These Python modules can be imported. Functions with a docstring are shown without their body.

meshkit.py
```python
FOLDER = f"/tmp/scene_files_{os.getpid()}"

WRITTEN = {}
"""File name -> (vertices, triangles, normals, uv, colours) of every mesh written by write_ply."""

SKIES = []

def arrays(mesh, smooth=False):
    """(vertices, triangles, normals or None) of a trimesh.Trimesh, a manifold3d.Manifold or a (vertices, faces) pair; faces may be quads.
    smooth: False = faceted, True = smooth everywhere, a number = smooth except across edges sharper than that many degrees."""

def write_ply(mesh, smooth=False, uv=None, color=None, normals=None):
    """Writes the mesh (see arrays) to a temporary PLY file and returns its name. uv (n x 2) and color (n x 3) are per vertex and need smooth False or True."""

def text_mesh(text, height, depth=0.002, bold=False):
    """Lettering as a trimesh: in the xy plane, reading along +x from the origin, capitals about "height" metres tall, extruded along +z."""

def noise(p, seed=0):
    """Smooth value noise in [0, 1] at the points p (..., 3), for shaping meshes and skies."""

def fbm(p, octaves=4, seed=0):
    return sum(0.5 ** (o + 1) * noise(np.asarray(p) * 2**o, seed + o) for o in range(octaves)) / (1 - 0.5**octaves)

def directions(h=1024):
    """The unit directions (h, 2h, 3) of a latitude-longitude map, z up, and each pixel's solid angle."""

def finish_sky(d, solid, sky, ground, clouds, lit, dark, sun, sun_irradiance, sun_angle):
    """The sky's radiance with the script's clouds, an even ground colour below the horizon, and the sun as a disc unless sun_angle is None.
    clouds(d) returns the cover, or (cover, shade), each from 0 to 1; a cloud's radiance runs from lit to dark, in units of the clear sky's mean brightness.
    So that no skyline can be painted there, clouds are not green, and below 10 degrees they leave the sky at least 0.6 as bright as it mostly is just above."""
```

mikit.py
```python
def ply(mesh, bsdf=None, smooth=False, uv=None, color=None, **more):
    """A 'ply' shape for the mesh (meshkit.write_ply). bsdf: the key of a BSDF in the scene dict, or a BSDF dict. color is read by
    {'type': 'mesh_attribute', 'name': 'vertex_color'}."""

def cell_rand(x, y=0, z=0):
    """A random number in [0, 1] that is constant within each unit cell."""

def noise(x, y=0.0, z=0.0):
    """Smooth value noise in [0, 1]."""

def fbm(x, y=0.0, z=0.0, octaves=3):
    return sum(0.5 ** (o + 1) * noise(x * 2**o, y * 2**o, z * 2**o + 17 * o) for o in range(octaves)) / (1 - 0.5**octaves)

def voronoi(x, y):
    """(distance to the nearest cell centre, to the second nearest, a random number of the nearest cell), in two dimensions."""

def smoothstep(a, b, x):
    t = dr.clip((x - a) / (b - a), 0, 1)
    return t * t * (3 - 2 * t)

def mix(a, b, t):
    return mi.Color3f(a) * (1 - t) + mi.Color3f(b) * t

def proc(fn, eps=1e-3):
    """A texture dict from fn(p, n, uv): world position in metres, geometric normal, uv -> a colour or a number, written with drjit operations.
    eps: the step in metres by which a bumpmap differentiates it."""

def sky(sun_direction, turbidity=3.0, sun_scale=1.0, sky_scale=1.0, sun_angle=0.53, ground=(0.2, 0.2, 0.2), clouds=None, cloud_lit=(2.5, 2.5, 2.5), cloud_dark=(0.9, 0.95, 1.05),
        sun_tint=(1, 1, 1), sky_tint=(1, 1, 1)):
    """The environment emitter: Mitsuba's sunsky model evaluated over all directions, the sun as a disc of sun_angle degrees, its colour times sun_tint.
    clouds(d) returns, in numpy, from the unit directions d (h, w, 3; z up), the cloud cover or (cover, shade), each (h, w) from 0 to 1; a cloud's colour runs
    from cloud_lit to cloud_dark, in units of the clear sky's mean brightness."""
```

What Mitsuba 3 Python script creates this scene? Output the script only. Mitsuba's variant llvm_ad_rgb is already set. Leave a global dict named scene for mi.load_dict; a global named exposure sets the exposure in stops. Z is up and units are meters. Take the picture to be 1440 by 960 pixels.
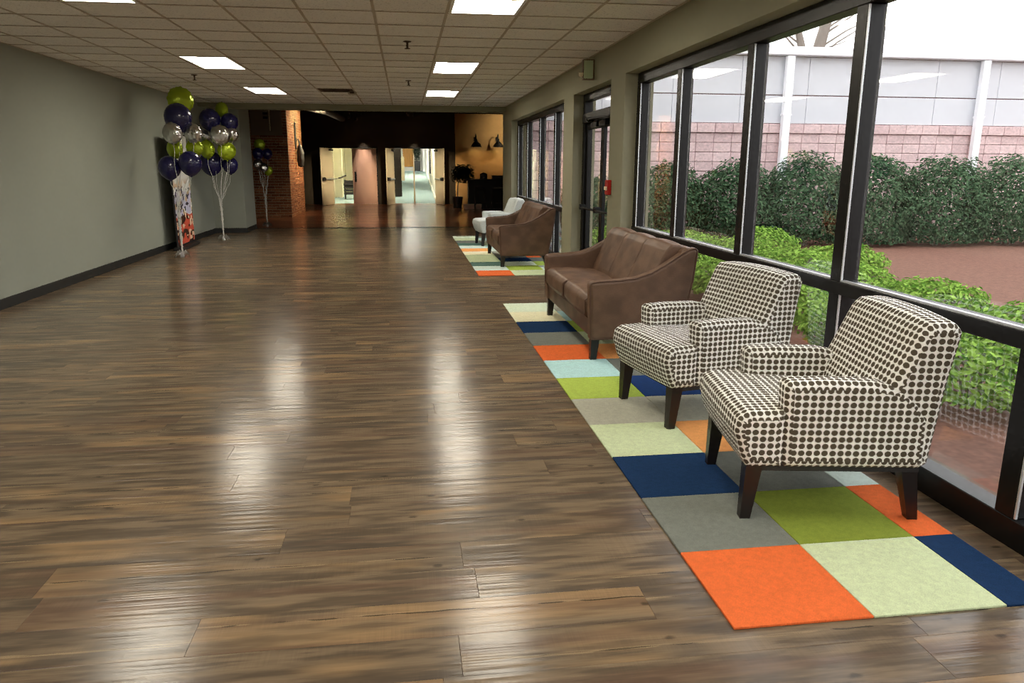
import math, random
import numpy as np, trimesh, mitsuba as mi, mikit, drjit as dr
from shapely.geometry import Polygon
from mikit import noise, fbm, cell_rand, smoothstep, mix, proc

T = mi.ScalarTransform4f
scene, labels = {}, {}
rng = random.Random(7)
npr = np.random.default_rng(7)

# ------------------------------------------------------------------ camera, sky, exposure
CAM_H, PITCH, YAW, ROLL, FPX = 1.485, 0.23020, 0.13938, 0.0040, 1052.84
fwd = np.array([math.sin(YAW) * math.cos(PITCH), math.cos(YAW) * math.cos(PITCH), -math.sin(PITCH)])
rgt = np.array([math.cos(YAW), -math.sin(YAW), 0.0])
upv = np.cross(rgt, fwd)
upv = -rgt * math.sin(ROLL) + upv * math.cos(ROLL)
scene['camera'] = {
    'type': 'perspective', 'fov_axis': 'x', 'fov': 2 * math.degrees(math.atan(720 / FPX)), 'near_clip': 0.05, 'far_clip': 300.0,
    'to_world': T().look_at(origin=[0, 0, CAM_H], target=[float(fwd[0]), float(fwd[1]), CAM_H + float(fwd[2])], up=upv.tolist())}
exposure = 0.0
LAMP, SKY, SPOT = 17.0, 10.5, 1.0


def overcast(d):
    return np.ones(d.shape[:2]), 0.25 * np.ones(d.shape[:2])


scene['sky'] = {'sampling_weight': 9.0, **mikit.sky([0.3, -0.5, 0.8], turbidity=6.0, sun_scale=0.0, sky_scale=SKY, clouds=overcast, cloud_lit=(2.3, 2.3, 2.3), cloud_dark=(1.6, 1.6, 1.65), ground=(0.12, 0.12, 0.1))}


# ------------------------------------------------------------------ helpers
def lin(r, g, b):
    return [((c / 255) / 12.92 if c / 255 <= 0.04045 else ((c / 255 + 0.055) / 1.055) ** 2.4) for c in (r, g, b)]


def rgb(v):
    return {'type': 'rgb', 'value': [float(x) for x in v]}


def mat(key, col, rough=0.5, metallic=0.0, spec=0.5, bump=None, two=True, **kw):
    col = {'type': 'proc'} and (proc(col) if callable(col) else rgb(col))
    b = {'type': 'principled', 'base_color': col, 'roughness': proc(rough) if callable(rough) else float(rough), 'metallic': metallic, 'specular': spec, **kw}
    if bump:
        b = {'type': 'bumpmap', 'arbitrary': proc(bump[0], eps=bump[2] if len(bump) > 2 else 1e-3), 'scale': bump[1], 'bsdf': b}
    scene[key] = {'type': 'twosided', 'bsdf': b} if two else b


def ref(k):
    return {'type': 'ref', 'id': k}


COUNT = {}


def numbered(name):
    n = COUNT.get(name, 0)
    COUNT[name] = n + 1
    return name if n == 0 else f'{name}_{n:03d}'


def lab(key, label=None, cat=None, group=None, kind=None):
    d = {}
    if label: d['label'] = label
    if cat: d['category'] = cat
    if group: d['group'] = group
    if kind: d['kind'] = kind
    labels[key] = d
    return key


def put(name, mesh, m, parent=None, smooth=False, tw=None, uv=None, color=None, **more):
    key = numbered((parent + '__' if parent else '') + name)
    d = mesh if isinstance(mesh, dict) else mikit.ply(mesh, m, smooth=smooth, uv=uv, color=color, **more)
    scene[key] = {**d, 'to_world': tw} if tw is not None else d
    return key


def struct(name, mesh=None, m=None, smooth=False, **k):
    if mesh is not None:
        name = put(name, mesh, m, smooth=smooth, **k)
    lab(name, kind='structure')
    return name


def thing(name, label, cat, group=None):
    return lab(numbered(name), label, cat, group)


def box(x0, x1, y0, y1, z0, z1, b=0.0):
    a = np.array([[x, y, z] for x in (0, 1) for y in (0, 1) for z in (0, 1)], float)
    lo, hi = np.array([x0, y0, z0], float), np.array([x1, y1, z1], float)
    if b <= 0:
        m = trimesh.creation.box()
        m.vertices = lo + (m.vertices + 0.5) * (hi - lo)
        return m
    pts = []
    for c in a:
        for k in range(3):
            p = np.where(c > 0, hi - b, lo + b)
            p[k] = hi[k] if c[k] > 0 else lo[k]
            pts.append(p)
    return trimesh.convex.convex_hull(np.array(pts))


def cat_(ms):
    return trimesh.util.concatenate([m if isinstance(m, trimesh.Trimesh) else trimesh.Trimesh(*m, process=False) for m in ms])


def turn(m, deg, axis=(0, 0, 1), at=(0, 0, 0)):
    m = m.copy()
    m.apply_transform(trimesh.transformations.rotation_matrix(math.radians(deg), axis, at))
    return m


def move(m, x, y, z):
    m = m.copy()
    m.apply_translation([x, y, z])
    return m


def tube(pts, r, sides=8, caps=True):
    p = np.asarray(pts, float)
    t = np.gradient(p, axis=0)
    t /= np.linalg.norm(t, axis=1, keepdims=True) + 1e-12
    rr = np.broadcast_to(np.asarray(r, float), (len(p),))
    a0 = np.array([0, 0, 1.0]) if abs(t[0, 2]) < 0.9 else np.array([1.0, 0, 0])
    v, a = [], a0
    ang = np.arange(sides) * 2 * math.pi / sides
    for i in range(len(p)):
        a = a - t[i] * (a @ t[i])
        a /= np.linalg.norm(a)
        b = np.cross(t[i], a)
        v.append(p[i] + rr[i] * (np.cos(ang)[:, None] * a + np.sin(ang)[:, None] * b))
    v = np.vstack(v)
    f = []
    for i in range(len(p) - 1):
        for j in range(sides):
            k = (j + 1) % sides
            A, B, C, D = i * sides + j, i * sides + k, (i + 1) * sides + k, (i + 1) * sides + j
            f += [[A, B, C], [A, C, D]]
    if caps:
        n = len(v)
        v = np.vstack([v, p[0], p[-1]])
        for j in range(sides):
            k = (j + 1) % sides
            f += [[n, k, j], [n + 1, (len(p) - 1) * sides + j, (len(p) - 1) * sides + k]]
    return trimesh.Trimesh(v, f, process=False)


def lathe(prof, n=20, at=(0, 0, 0)):
    prof = np.asarray(prof, float)
    ang = np.arange(n) * 2 * math.pi / n
    v = np.array([[r * math.cos(a), r * math.sin(a), z] for r, z in prof for a in ang]) + np.array(at)
    f = []
    for i in range(len(prof) - 1):
        for j in range(n):
            k = (j + 1) % n
            A, B, C, D = i * n + j, i * n + k, (i + 1) * n + k, (i + 1) * n + j
            f += [[A, B, C], [A, C, D]]
    return trimesh.Trimesh(v, f, process=False)


def leg(x, y, z1, top, bot, dx=0.0, dy=0.0):
    pts = [[x + sx * top, y + sy * top, z1] for sx in (-1, 1) for sy in (-1, 1)] + [[x + dx + sx * bot, y + dy + sy * bot, 0.0] for sx in (-1, 1) for sy in (-1, 1)]
    m = trimesh.convex.convex_hull(np.array(pts))
    return m


def rounded(poly, r, step=0.012):
    p = Polygon(poly).buffer(-r, join_style=2).buffer(r, quad_segs=8)
    c = np.array(p.exterior.coords)[:-1]
    if Polygon(c).exterior.is_ccw is False:
        c = c[::-1]
    s = np.r_[0, np.cumsum(np.linalg.norm(np.diff(np.vstack([c, c[:1]]), axis=0), axis=1))]
    n = max(16, int(s[-1] / step))
    q = np.linspace(0, s[-1], n, endpoint=False)
    cc = np.vstack([c, c[:1]])
    return np.stack([np.interp(q, s, cc[:, 0]), np.interp(q, s, cc[:, 1])], 1)


def offset(prof, d):
    e = np.roll(prof, -1, 0) - np.roll(prof, 1, 0)
    n = np.stack([e[:, 1], -e[:, 0]], 1)
    n /= np.linalg.norm(n, axis=1, keepdims=True)
    return prof - n * d


def puff(prof, a0, a1, r=0.03, axis='y', crown=0.0, k=5, mid=1, start=None):
    """A cushion: profile (p, q) swept along an axis, with rounded rims; returns (V, F, UV) with uv in metres along the cloth."""
    prof = np.asarray(prof, float)
    if start is not None:
        prof = np.roll(prof, -int(np.argmin(np.linalg.norm(prof - np.array(start), axis=1))), 0)
    N = len(prof)
    loop = np.vstack([prof, prof[:1]])
    s = np.r_[0, np.cumsum(np.linalg.norm(np.diff(loop, axis=0), axis=1))]
    ts = np.linspace(0, math.pi / 2, k)
    rings = [(a0 + r * (1 - math.cos(t)), r * (1 - math.sin(t)), a0 - r * 0.57 + r * t) for t in ts]
    n_mid = mid if not crown else 7
    for i in range(1, n_mid):
        a = a0 + r + (a1 - a0 - 2 * r) * i / n_mid
        rings.append((a, -crown * (1 - ((a - (a0 + a1) / 2) / ((a1 - a0) / 2 - r)) ** 2), a))
    rings += [(a1 - r * (1 - math.cos(t)), r * (1 - math.sin(t)), a1 + r * 0.57 - r * t) for t in ts[::-1]]
    V, UV = [], []
    for a, d, u in rings:
        o = offset(prof, d)
        o = np.vstack([o, o[:1]])
        V.append(np.column_stack([o[:, 0], np.full(N + 1, a), o[:, 1]]))
        UV.append(np.column_stack([np.full(N + 1, u), s]))
    M = N + 1
    F = []
    for i in range(len(rings) - 1):
        for j in range(N):
            A, B, C, D = i * M + j, i * M + j + 1, (i + 1) * M + j + 1, (i + 1) * M + j
            F += [[A, C, B], [A, D, C]]
    V, UV, F = np.vstack(V), np.vstack(UV), np.array(F)
    for a, flip in ((a0, False), (a1, True)):
        o = offset(prof, r)
        pv, pf = trimesh.creation.triangulate_polygon(Polygon(o).buffer(0), engine='earcut')
        n0 = len(V)
        V = np.vstack([V, np.column_stack([pv[:, 0], np.full(len(pv), a), pv[:, 1]])])
        UV = np.vstack([UV, np.column_stack([pv[:, 0], pv[:, 1]])])
        pf = np.array(pf)
        tri = pv[pf]
        ccw = np.cross(tri[:, 1] - tri[:, 0], tri[:, 2] - tri[:, 0]) > 0
        pf = np.where((ccw != flip)[:, None], pf, pf[:, ::-1])
        F = np.vstack([F, pf + n0])
    if axis == 'x':
        V = V[:, [1, 0, 2]]
        F = F[:, ::-1]
    return V, F, UV


def joined(ps):
    V, F, U, n = [], [], [], 0
    for v, f, u in ps:
        V.append(v); F.append(f + n); U.append(u); n += len(v)
    return np.vstack(V), np.vstack(F), np.vstack(U)


def uvdict(p, m):
    v, f, u = p
    return mikit.ply(trimesh.Trimesh(v, f, process=False), m, smooth=True, uv=u)


def place(proto, key, tw):
    last = key
    for name, d in proto:          # '>name' is a sub-part of the part before it
        if name[0] == '>':
            put(name[1:], d, None, last, tw=tw)
        else:
            last = put(name, d, None, key, tw=tw)


# ------------------------------------------------------------------ materials
def floor_col(p, n, uv):
    row = dr.floor(uv.y)
    r, r2, r3 = cell_rand(row, 3), cell_rand(row, 11), cell_rand(row, 17)
    x, y = uv.x + 31 * r, (uv.y - row) * 0.205
    g = fbm(x * 4.5, y * 34, row * 7, 4)
    fine = noise(x * 14, y * 240, row)
    saw = noise(x * 240, y * 6, row) * smoothstep(0.45, 0.7, noise(x * 3, y * 12, row + 5))
    c = mix(mi.Color3f(*lin(86, 74, 61)), mi.Color3f(*lin(117, 101, 82)), smoothstep(0.28, 0.72, g))
    c = mix(c, mi.Color3f(*lin(156, 127, 92)), smoothstep(0.55, 0.80, fbm(x * 2.0, y * 11, row * 3.7, 3) + 0.26 * (r2 - 0.5)) * 0.6)
    c = mix(c, mi.Color3f(*lin(94, 71, 58)), smoothstep(0.5, 0.75, fbm(x * 1.0, y * 15, row * 2.3 + 4, 2)) * 0.5)
    c = mix(c, mi.Color3f(*lin(70, 64, 59)), smoothstep(0.55, 0.75, fbm(x * 2.6, y * 13, row * 5.3 + 9, 3)) * 0.45)
    c = c * (0.90 + 0.16 * fine + 0.10 * saw) * (0.94 + 0.12 * r)
    line = 0.205 * (0.2 + 0.6 * r3) + 0.035 * (fbm(x * 1.1, row * 3.1, 0.0, 2) - 0.5) + 0.006 * (noise(x * 16, row) - 0.5)
    d = dr.abs(y - line)
    thick = 0.0052 * smoothstep(0.42, 0.75, noise(x * 13, row + 30)) * smoothstep(0.35, 0.55, noise(x * 1.3, row + 60))
    crack = (1 - smoothstep(0.55, 1.0, d / (thick + 1e-4))) * smoothstep(0.4, 0.41, r2)
    pale = smoothstep(0.011, 0.004, d) * smoothstep(0.5, 0.7, noise(x * 9, y * 160, row + 3)) * smoothstep(0.4, 0.41, r2)
    c = mix(c, mi.Color3f(*lin(160, 140, 110)), 0.45 * pale)
    kx = x / 0.62
    kc = cell_rand(dr.floor(kx), row, 5)
    kd = dr.sqrt(dr.square((kx - dr.floor(kx) - 0.15 - 0.7 * kc) * 0.62) + dr.square(2.0 * (y - 0.205 * (0.15 + 0.7 * cell_rand(dr.floor(kx), row, 6)))))
    knot = (1 - smoothstep(0.006, 0.030, kd + 0.014 * (noise(x * 60, y * 90) - 0.5))) * smoothstep(0.45, 0.55, cell_rand(dr.floor(kx), row, 9))
    return c * (1 - 0.62 * crack) * (1 - 0.55 * knot)


def floor_bump(p, n, uv):
    row = dr.floor(uv.y)
    x, y = uv.x + 31 * cell_rand(row, 3), (uv.y - row) * 0.205
    return 0.6 * noise(x * 2.2, y * 48, row) + 0.4 * noise(x * 4, y * 150, row)


mat('plank_wood', floor_col, rough=0.19, spec=0.32, bump=(floor_bump, 0.00075, 1e-3))


def floor2_col(p, n, uv):
    row = dr.floor(p.y / 0.205)
    g = fbm(p.x * 1.6 + row * 7.3, p.y * 40, row, 3)
    return mix(mi.Color3f(*lin(82, 48, 34)), mi.Color3f(*lin(116, 70, 47)), g) * (0.8 + 0.4 * cell_rand(row, dr.floor(p.x / 1.5 + cell_rand(row, 2))))


mat('red_wood', floor2_col, rough=0.17)
mat('subfloor', lin(78, 68, 57), 0.8)


def speck(base, amp, s):
    c = mi.Color3f(*base)
    def fn(p, n, uv):
        return c * (1 - amp + 2 * amp * fbm(p.x * s, p.y * s, p.z * s, 2))
    return fn


def tile_col(p, n, uv):
    pit = smoothstep(0.70, 0.82, noise(p.x * 110, p.y * 110)) * 0.22
    return mi.Color3f(*lin(222, 219, 212)) * (0.95 + 0.1 * cell_rand(dr.floor(uv.x))) * (1 - pit)


mat('ceiling_tile', tile_col, 0.9, spec=0.1)
mat('tee', lin(176, 165, 147), 0.5)
mat('wall_paint', speck(lin(144, 142, 120), 0.03, 30), 0.7, spec=0.25)
mat('wall_grey', speck(lin(150, 154, 142), 0.03, 30), 0.7, spec=0.25)
mat('base_rubber', lin(36, 37, 36), 0.5)
mat('black_alu', lin(11, 11, 12), 0.36, spec=0.3)
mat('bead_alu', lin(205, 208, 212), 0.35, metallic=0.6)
mat('steel', lin(150, 150, 150), 0.3, metallic=0.9)
mat('white_paint', lin(225, 222, 210), 0.5)
mat('black_paint', lin(24, 23, 21), 0.6)
mat('dark_wall', speck(lin(58, 52, 42), 0.06, 20), 0.75, spec=0.2)
mat('black_ceiling', lin(20, 19, 18), 0.8, spec=0.1)
mat('tan_wall', speck(lin(206, 168, 112), 0.05, 12), 0.7, spec=0.2)
mat('cream', lin(226, 214, 184), 0.5)
mat('salmon', speck(lin(206, 168, 146), 0.02, 20), 0.5)
mat('mortar', speck(lin(170, 154, 128), 0.1, 40), 0.9)
scene['glass'] = {'type': 'thindielectric', 'int_ior': 1.52}
mat('leg_wood', lin(26, 20, 18), 0.35)


def brick_col(p, n, uv):
    r = cell_rand(dr.floor(uv.x))
    c = mix(mi.Color3f(*lin(112, 68, 46)), mi.Color3f(*lin(156, 106, 72)), r)
    return c * (0.75 + 0.5 * fbm(p.x * 30, p.y * 30, p.z * 30, 2))


mat('brick', brick_col, 0.85, spec=0.2)


def block_col(p, n, uv):
    r = cell_rand(dr.floor(uv.x))
    c = mix(mi.Color3f(*lin(204, 178, 178)), mi.Color3f(*lin(216, 192, 191)), r)
    return c * (0.72 + 0.56 * fbm(p.x * 26, p.y * 26, p.z * 26, 3))


mat('block', block_col, 0.95, spec=0.1)
mat('block_joint', speck(lin(158, 140, 139), 0.1, 30), 0.95, spec=0.1)
mat('metal_panel', lin(206, 208, 214), 0.5)
mat('fascia_white', lin(236, 237, 240), 0.5)


def leather_col(p, n, uv):
    m = fbm(p.x * 7, p.y * 7, p.z * 7, 3)
    f = noise(p.x * 130, p.y * 130, p.z * 130)
    return mix(mi.Color3f(*lin(88, 66, 52)), mi.Color3f(*lin(106, 80, 63)), smoothstep(0.3, 0.72, m)) * (0.92 + 0.16 * f)


def leather_bump(p, n, uv):
    return fbm(p.x * 90, p.y * 90, p.z * 90, 2) + 1.5 * noise(p.x * 14, p.y * 14, p.z * 14)


mat('leather', leather_col, 0.46, spec=0.45, bump=(leather_bump, 0.0012))
mat('leather_piping', lin(86, 62, 48), 0.45)


def dots_col(p, n, uv):
    pu, pv = 0.0325, 0.0300
    a, b = uv.x / pu, uv.y / pv
    i, j = dr.floor(a), dr.floor(b)
    wob = 0.05 * (noise(uv.x * 160, uv.y * 160) - 0.5)
    dx, dy = (a - i - 0.5 + 0.05 * (cell_rand(i, j, 1) - 0.5)) * pu, (b - j - 0.5 + 0.05 * (cell_rand(i, j, 2) - 0.5)) * pv
    d = dr.sqrt(dr.square(dx / 0.0136) + dr.square(dy / 0.0124)) + wob
    dot = 1 - smoothstep(0.94, 1.05, d)
    weave = 0.9 + 0.2 * noise(uv.x * 900, uv.y * 900)
    return mix(mi.Color3f(*lin(240, 240, 237)), mi.Color3f(*lin(82, 75, 64)), dot) * weave


def weave_bump(p, n, uv):
    return noise(uv.x * 700, uv.y * 700)


mat('dot_fabric', dots_col, 0.85, spec=0.15, bump=(weave_bump, 0.0003, 3e-4))
mat('grey_fabric', lambda p, n, uv: mi.Color3f(*lin(196, 202, 200)) * (0.86 + 0.28 * noise(uv.x * 500, uv.y * 500)), 0.85, spec=0.15)

RUG = [lin(*c) for c in [(214, 104, 56), (114, 118, 112), (26, 50, 84), (193, 206, 168), (170, 170, 156), (164, 186, 84), (174, 212, 212), (242, 240, 205),
                         (226, 240, 214), (124, 139, 56), (228, 160, 98), (34, 60, 110), (84, 112, 104), (198, 214, 206)]]
ORANGE, GREY, NAVY, PALE, SAGE, LIME, BLUE, YELLOWISH, MINT, OLIVE, APRICOT, ROYAL, TEAL, ICE = range(14)


def rug_col(p, n, uv):
    k = dr.floor(uv.x)
    c = mi.Color3f(0.1)
    for i, q in enumerate(RUG):
        c = dr.select(dr.abs(k - i) < 0.5, mi.Color3f(*q), c)
    loop = noise(p.x * 420, p.y * 420)
    return c * (0.80 + 0.26 * loop + 0.14 * noise(p.x * 60, p.y * 60))


def rug_bump(p, n, uv):
    return noise(p.x * 330, p.y * 330)


mat('rug', rug_col, 0.95, spec=0.08, bump=(rug_bump, 0.0012, 6e-4))
mat('navy_latex', lin(19, 17, 70), 0.16, spec=0.6, clearcoat=0.6)


def crinkle(p, n, uv):
    return fbm(p.x * 26, p.y * 26, p.z * 14, 2)


mat('lime_foil', lin(160, 182, 36), 0.2, metallic=0.45, spec=0.6, bump=(crinkle, 0.010, 2e-3))
mat('silver_foil', lin(226, 226, 224), 0.16, metallic=1.0, bump=(crinkle, 0.022, 2e-3))
mat('ribbon', lin(222, 222, 216), 0.35)


def leaf_mat(key, a, b, s):
    ca, cb = mi.Color3f(*a), mi.Color3f(*b)
    scene[key] = {'type': 'principledthin', 'base_color': proc(lambda p, n, uv: mix(ca, cb, cell_rand(dr.floor(uv.x)))), 'roughness': 0.45, 'diff_trans': 0.55, 'spec_trans': 0.0}


leaf_mat('dark_leaf', lin(40, 66, 46), lin(96, 124, 92), 9)
leaf_mat('bright_leaf', lin(66, 110, 34), lin(166, 204, 96), 12)
mat('bark', lin(140, 132, 124), 0.9)
mat('mulch', speck(lin(96, 66, 54), 0.4, 25), 0.95)
mat('red_plastic', lin(176, 30, 26), 0.35)
mat('sign_face', lin(196, 214, 178), 0.4)
mat('teal_carpet', speck(lin(122, 140, 142), 0.1, 60), 0.95, spec=0.1)
mat('pale_green_wall', lin(228, 222, 196), 0.6)
mat('oak_panel', lambda p, n, uv: mi.Color3f(*lin(196, 138, 62)) * (0.8 + 0.4 * fbm(p.x * 20, p.y * 20, p.z * 2, 3)), 0.5)
mat('plant_dark', lin(30, 40, 24), 0.6)
mat('duct', lin(104, 100, 92), 0.4, metallic=0.5)
mat('sign_board', speck(lin(122, 106, 90), 0.05, 10), 0.6)
mat('charcoal', lin(34, 32, 32), 0.5)
mat('bronze_vent', lin(74, 58, 44), 0.5)


def banner_col(p, n, uv):
    """printed photograph of a crowd: white top, pale shirts and dark heads in the middle, warm red-brown lower part; u across, v up"""
    u, v = uv.x, uv.y
    big = fbm(u * 5, v * 9, 3, 2)
    c = mix(mi.Color3f(*lin(226, 226, 222)), mi.Color3f(*lin(246, 245, 240)), big)
    skin = smoothstep(0.5, 0.6, noise(u * 9 + 3, v * 26, 7)) * smoothstep(0.62, 0.54, v)
    c = mix(c, mi.Color3f(*lin(196, 158, 112)), skin * 0.8)
    shirt = smoothstep(0.46, 0.54, noise(u * 6, v * 17, 21)) * smoothstep(0.50, 0.46, v)
    c = mix(c, mi.Color3f(*lin(206, 204, 226)), shirt)
    hair = smoothstep(0.66, 0.72, noise(u * 14, v * 36, 31)) * smoothstep(0.56, 0.5, v)
    c = mix(c, mi.Color3f(*lin(60, 52, 70)), hair)
    low = smoothstep(0.285, 0.27, v + 0.03 * noise(u * 5, 1.0))
    dark = mix(mi.Color3f(*lin(58, 30, 22)), mi.Color3f(*lin(206, 84, 62)), smoothstep(0.42, 0.55, noise(u * 7 + 9, v * 26, 4)))
    dark = mix(dark, mi.Color3f(*lin(236, 198, 170)), smoothstep(0.6, 0.66, noise(u * 11 + 2, v * 30, 9)))
    return mix(c, dark, low)


mat('banner_print', banner_col, 0.5)

# ------------------------------------------------------------------ large structure
XL, XR, H, YB, YE = -4.22, 2.23, 2.743, -4.6, 17.5
XG = 2.36                     # front face of the storefront frames

floor = struct('floor', box(XL - 0.1, XR + 0.5, YB, 18.75, -0.12, -0.0125), 'subfloor')
PW, PL = 0.205, 1.52
rows = range(-22, 83)
joint = {0: 0.13, 1: 0.80, 4: -0.53, 6: -0.29, 7: -0.85, 12: 0.14}
planks = []
for k in rows:
    y0 = 1.95 + PW * k
    o = joint.get(k, rng.uniform(0, PL)) % PL
    j = math.floor((XL - o) / PL)
    while o + j * PL < XR + 0.45:
        a, b = max(XL, o + j * PL), min(XR + 0.45, o + (j + 1) * PL)
        if b - a > 0.04:
            planks.append((k, a, b, y0))
        j += 1


def plank(k, a, b, y0, idx):
    g, e = 0.0003, 0.0007
    v = np.array([[a + g, y0 + g, -0.0125], [b - g, y0 + g, -0.0125], [b - g, y0 + PW - g, -0.0125], [a + g, y0 + PW - g, -0.0125],
                  [a + g, y0 + g, -e], [b - g, y0 + g, -e], [b - g, y0 + PW - g, -e], [a + g, y0 + PW - g, -e],
                  [a + g + e, y0 + g + e, 0], [b - g - e, y0 + g + e, 0], [b - g - e, y0 + PW - g - e, 0], [a + g + e, y0 + PW - g - e, 0]])
    f = []
    for r in (0, 4):
        for i in range(4):
            q = (i + 1) % 4
            f += [[r + i, r + q, r + 4 + q], [r + i, r + 4 + q, r + 4 + i]]
    f += [[8, 9, 10], [8, 10, 11]]
    uv = np.column_stack([v[:, 0] - a, idx + 0.001 + 0.998 * np.clip((v[:, 1] - y0) / PW, 0, 1)])
    return v, np.array(f), uv


planks = [(p, i) for i, p in enumerate(planks)]
seen = [q for q in planks if q[0][3] > 1.0]
seen.sort(key=lambda q: (q[0][3], abs(q[0][1])))
near, far_ = seen[:298], seen[298:] + [q for q in planks if q[0][3] <= 1.0]
for p, i in near:
    v, f, uv = plank(*p, i)
    put('plank', trimesh.Trimesh(v, f, process=False), 'plank_wood', floor, uv=uv)
v, f, uv = joined([plank(*p, i) for p, i in far_])
lab(put('distant_planks', trimesh.Trimesh(v, f, process=False), 'plank_wood', floor, uv=uv), kind='stuff')

# ceiling: slab above, tee grid, tiles
CX, CY, CT = 0.386, 6.83 - 0.61 * 2, 0.61      # a grid crossing
ceiling = struct('ceiling', box(XL - 0.1, XR + 0.35, YB, YE + 0.3, H + 0.16, H + 0.36), 'black_ceiling')
LIGHTS = [(0, 0, 'white lit ceiling panel nearest the camera, cut by the top edge of the photo'), (0, 7, 'lit ceiling panel over the walkway, middle one of the right row'),
          (0, 13, 'lit ceiling panel farthest down the right row, before the dark bulkhead'), (-5, 7, 'lit ceiling panel nearest the left wall above the balloons'),
          (-5, 13, 'lit ceiling panel farthest down the left row beside the air vent'), (-5, 0, 'white lit ceiling panel of the left row nearest the camera'),
          (0, -6, None), (-5, -6, None), (0, -10, None), (-5, -10, None), (0, -14, None), (-5, -14, None)]  # unseen rows behind the camera, made denser to brighten the near floor
taken = {(c, r + d) for c, r, _ in LIGHTS for d in (0, 1)} | {(-3, 13)}
cols = range(math.floor((XL - CX) / CT), math.ceil((XR - CX) / CT))
crow = range(math.floor((YB - CY) / CT), math.ceil((16.95 - CY) / CT))
idx, hidden = 0, []
for r in crow:
    for c in cols:
        if (c, r) in taken: continue
        x0, x1 = max(XL, CX + c * CT) + 0.004, min(XR, CX + (c + 1) * CT) - 0.004
        y0, y1 = max(YB, CY + r * CT) + 0.004, min(16.95, CY + (r + 1) * CT) - 0.004
        if x1 - x0 < 0.05 or y1 - y0 < 0.05: continue
        dz = rng.uniform(0, 0.0015)
        m = box(x0, x1, y0, y1, H + 0.001 + dz, H + 0.016, 0.003)
        idx += 1
        uv = np.full((len(m.vertices), 2), idx + 0.5)
        if y1 > 5.0:
            put('tile', m, 'ceiling_tile', ceiling, uv=uv)
        else:
            hidden.append((np.array(m.vertices), np.array(m.faces), uv))
v, f, uv = joined(hidden)
lab(put('tiles_behind', trimesh.Trimesh(v, f, process=False), 'ceiling_tile', ceiling, uv=uv), kind='stuff')
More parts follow.
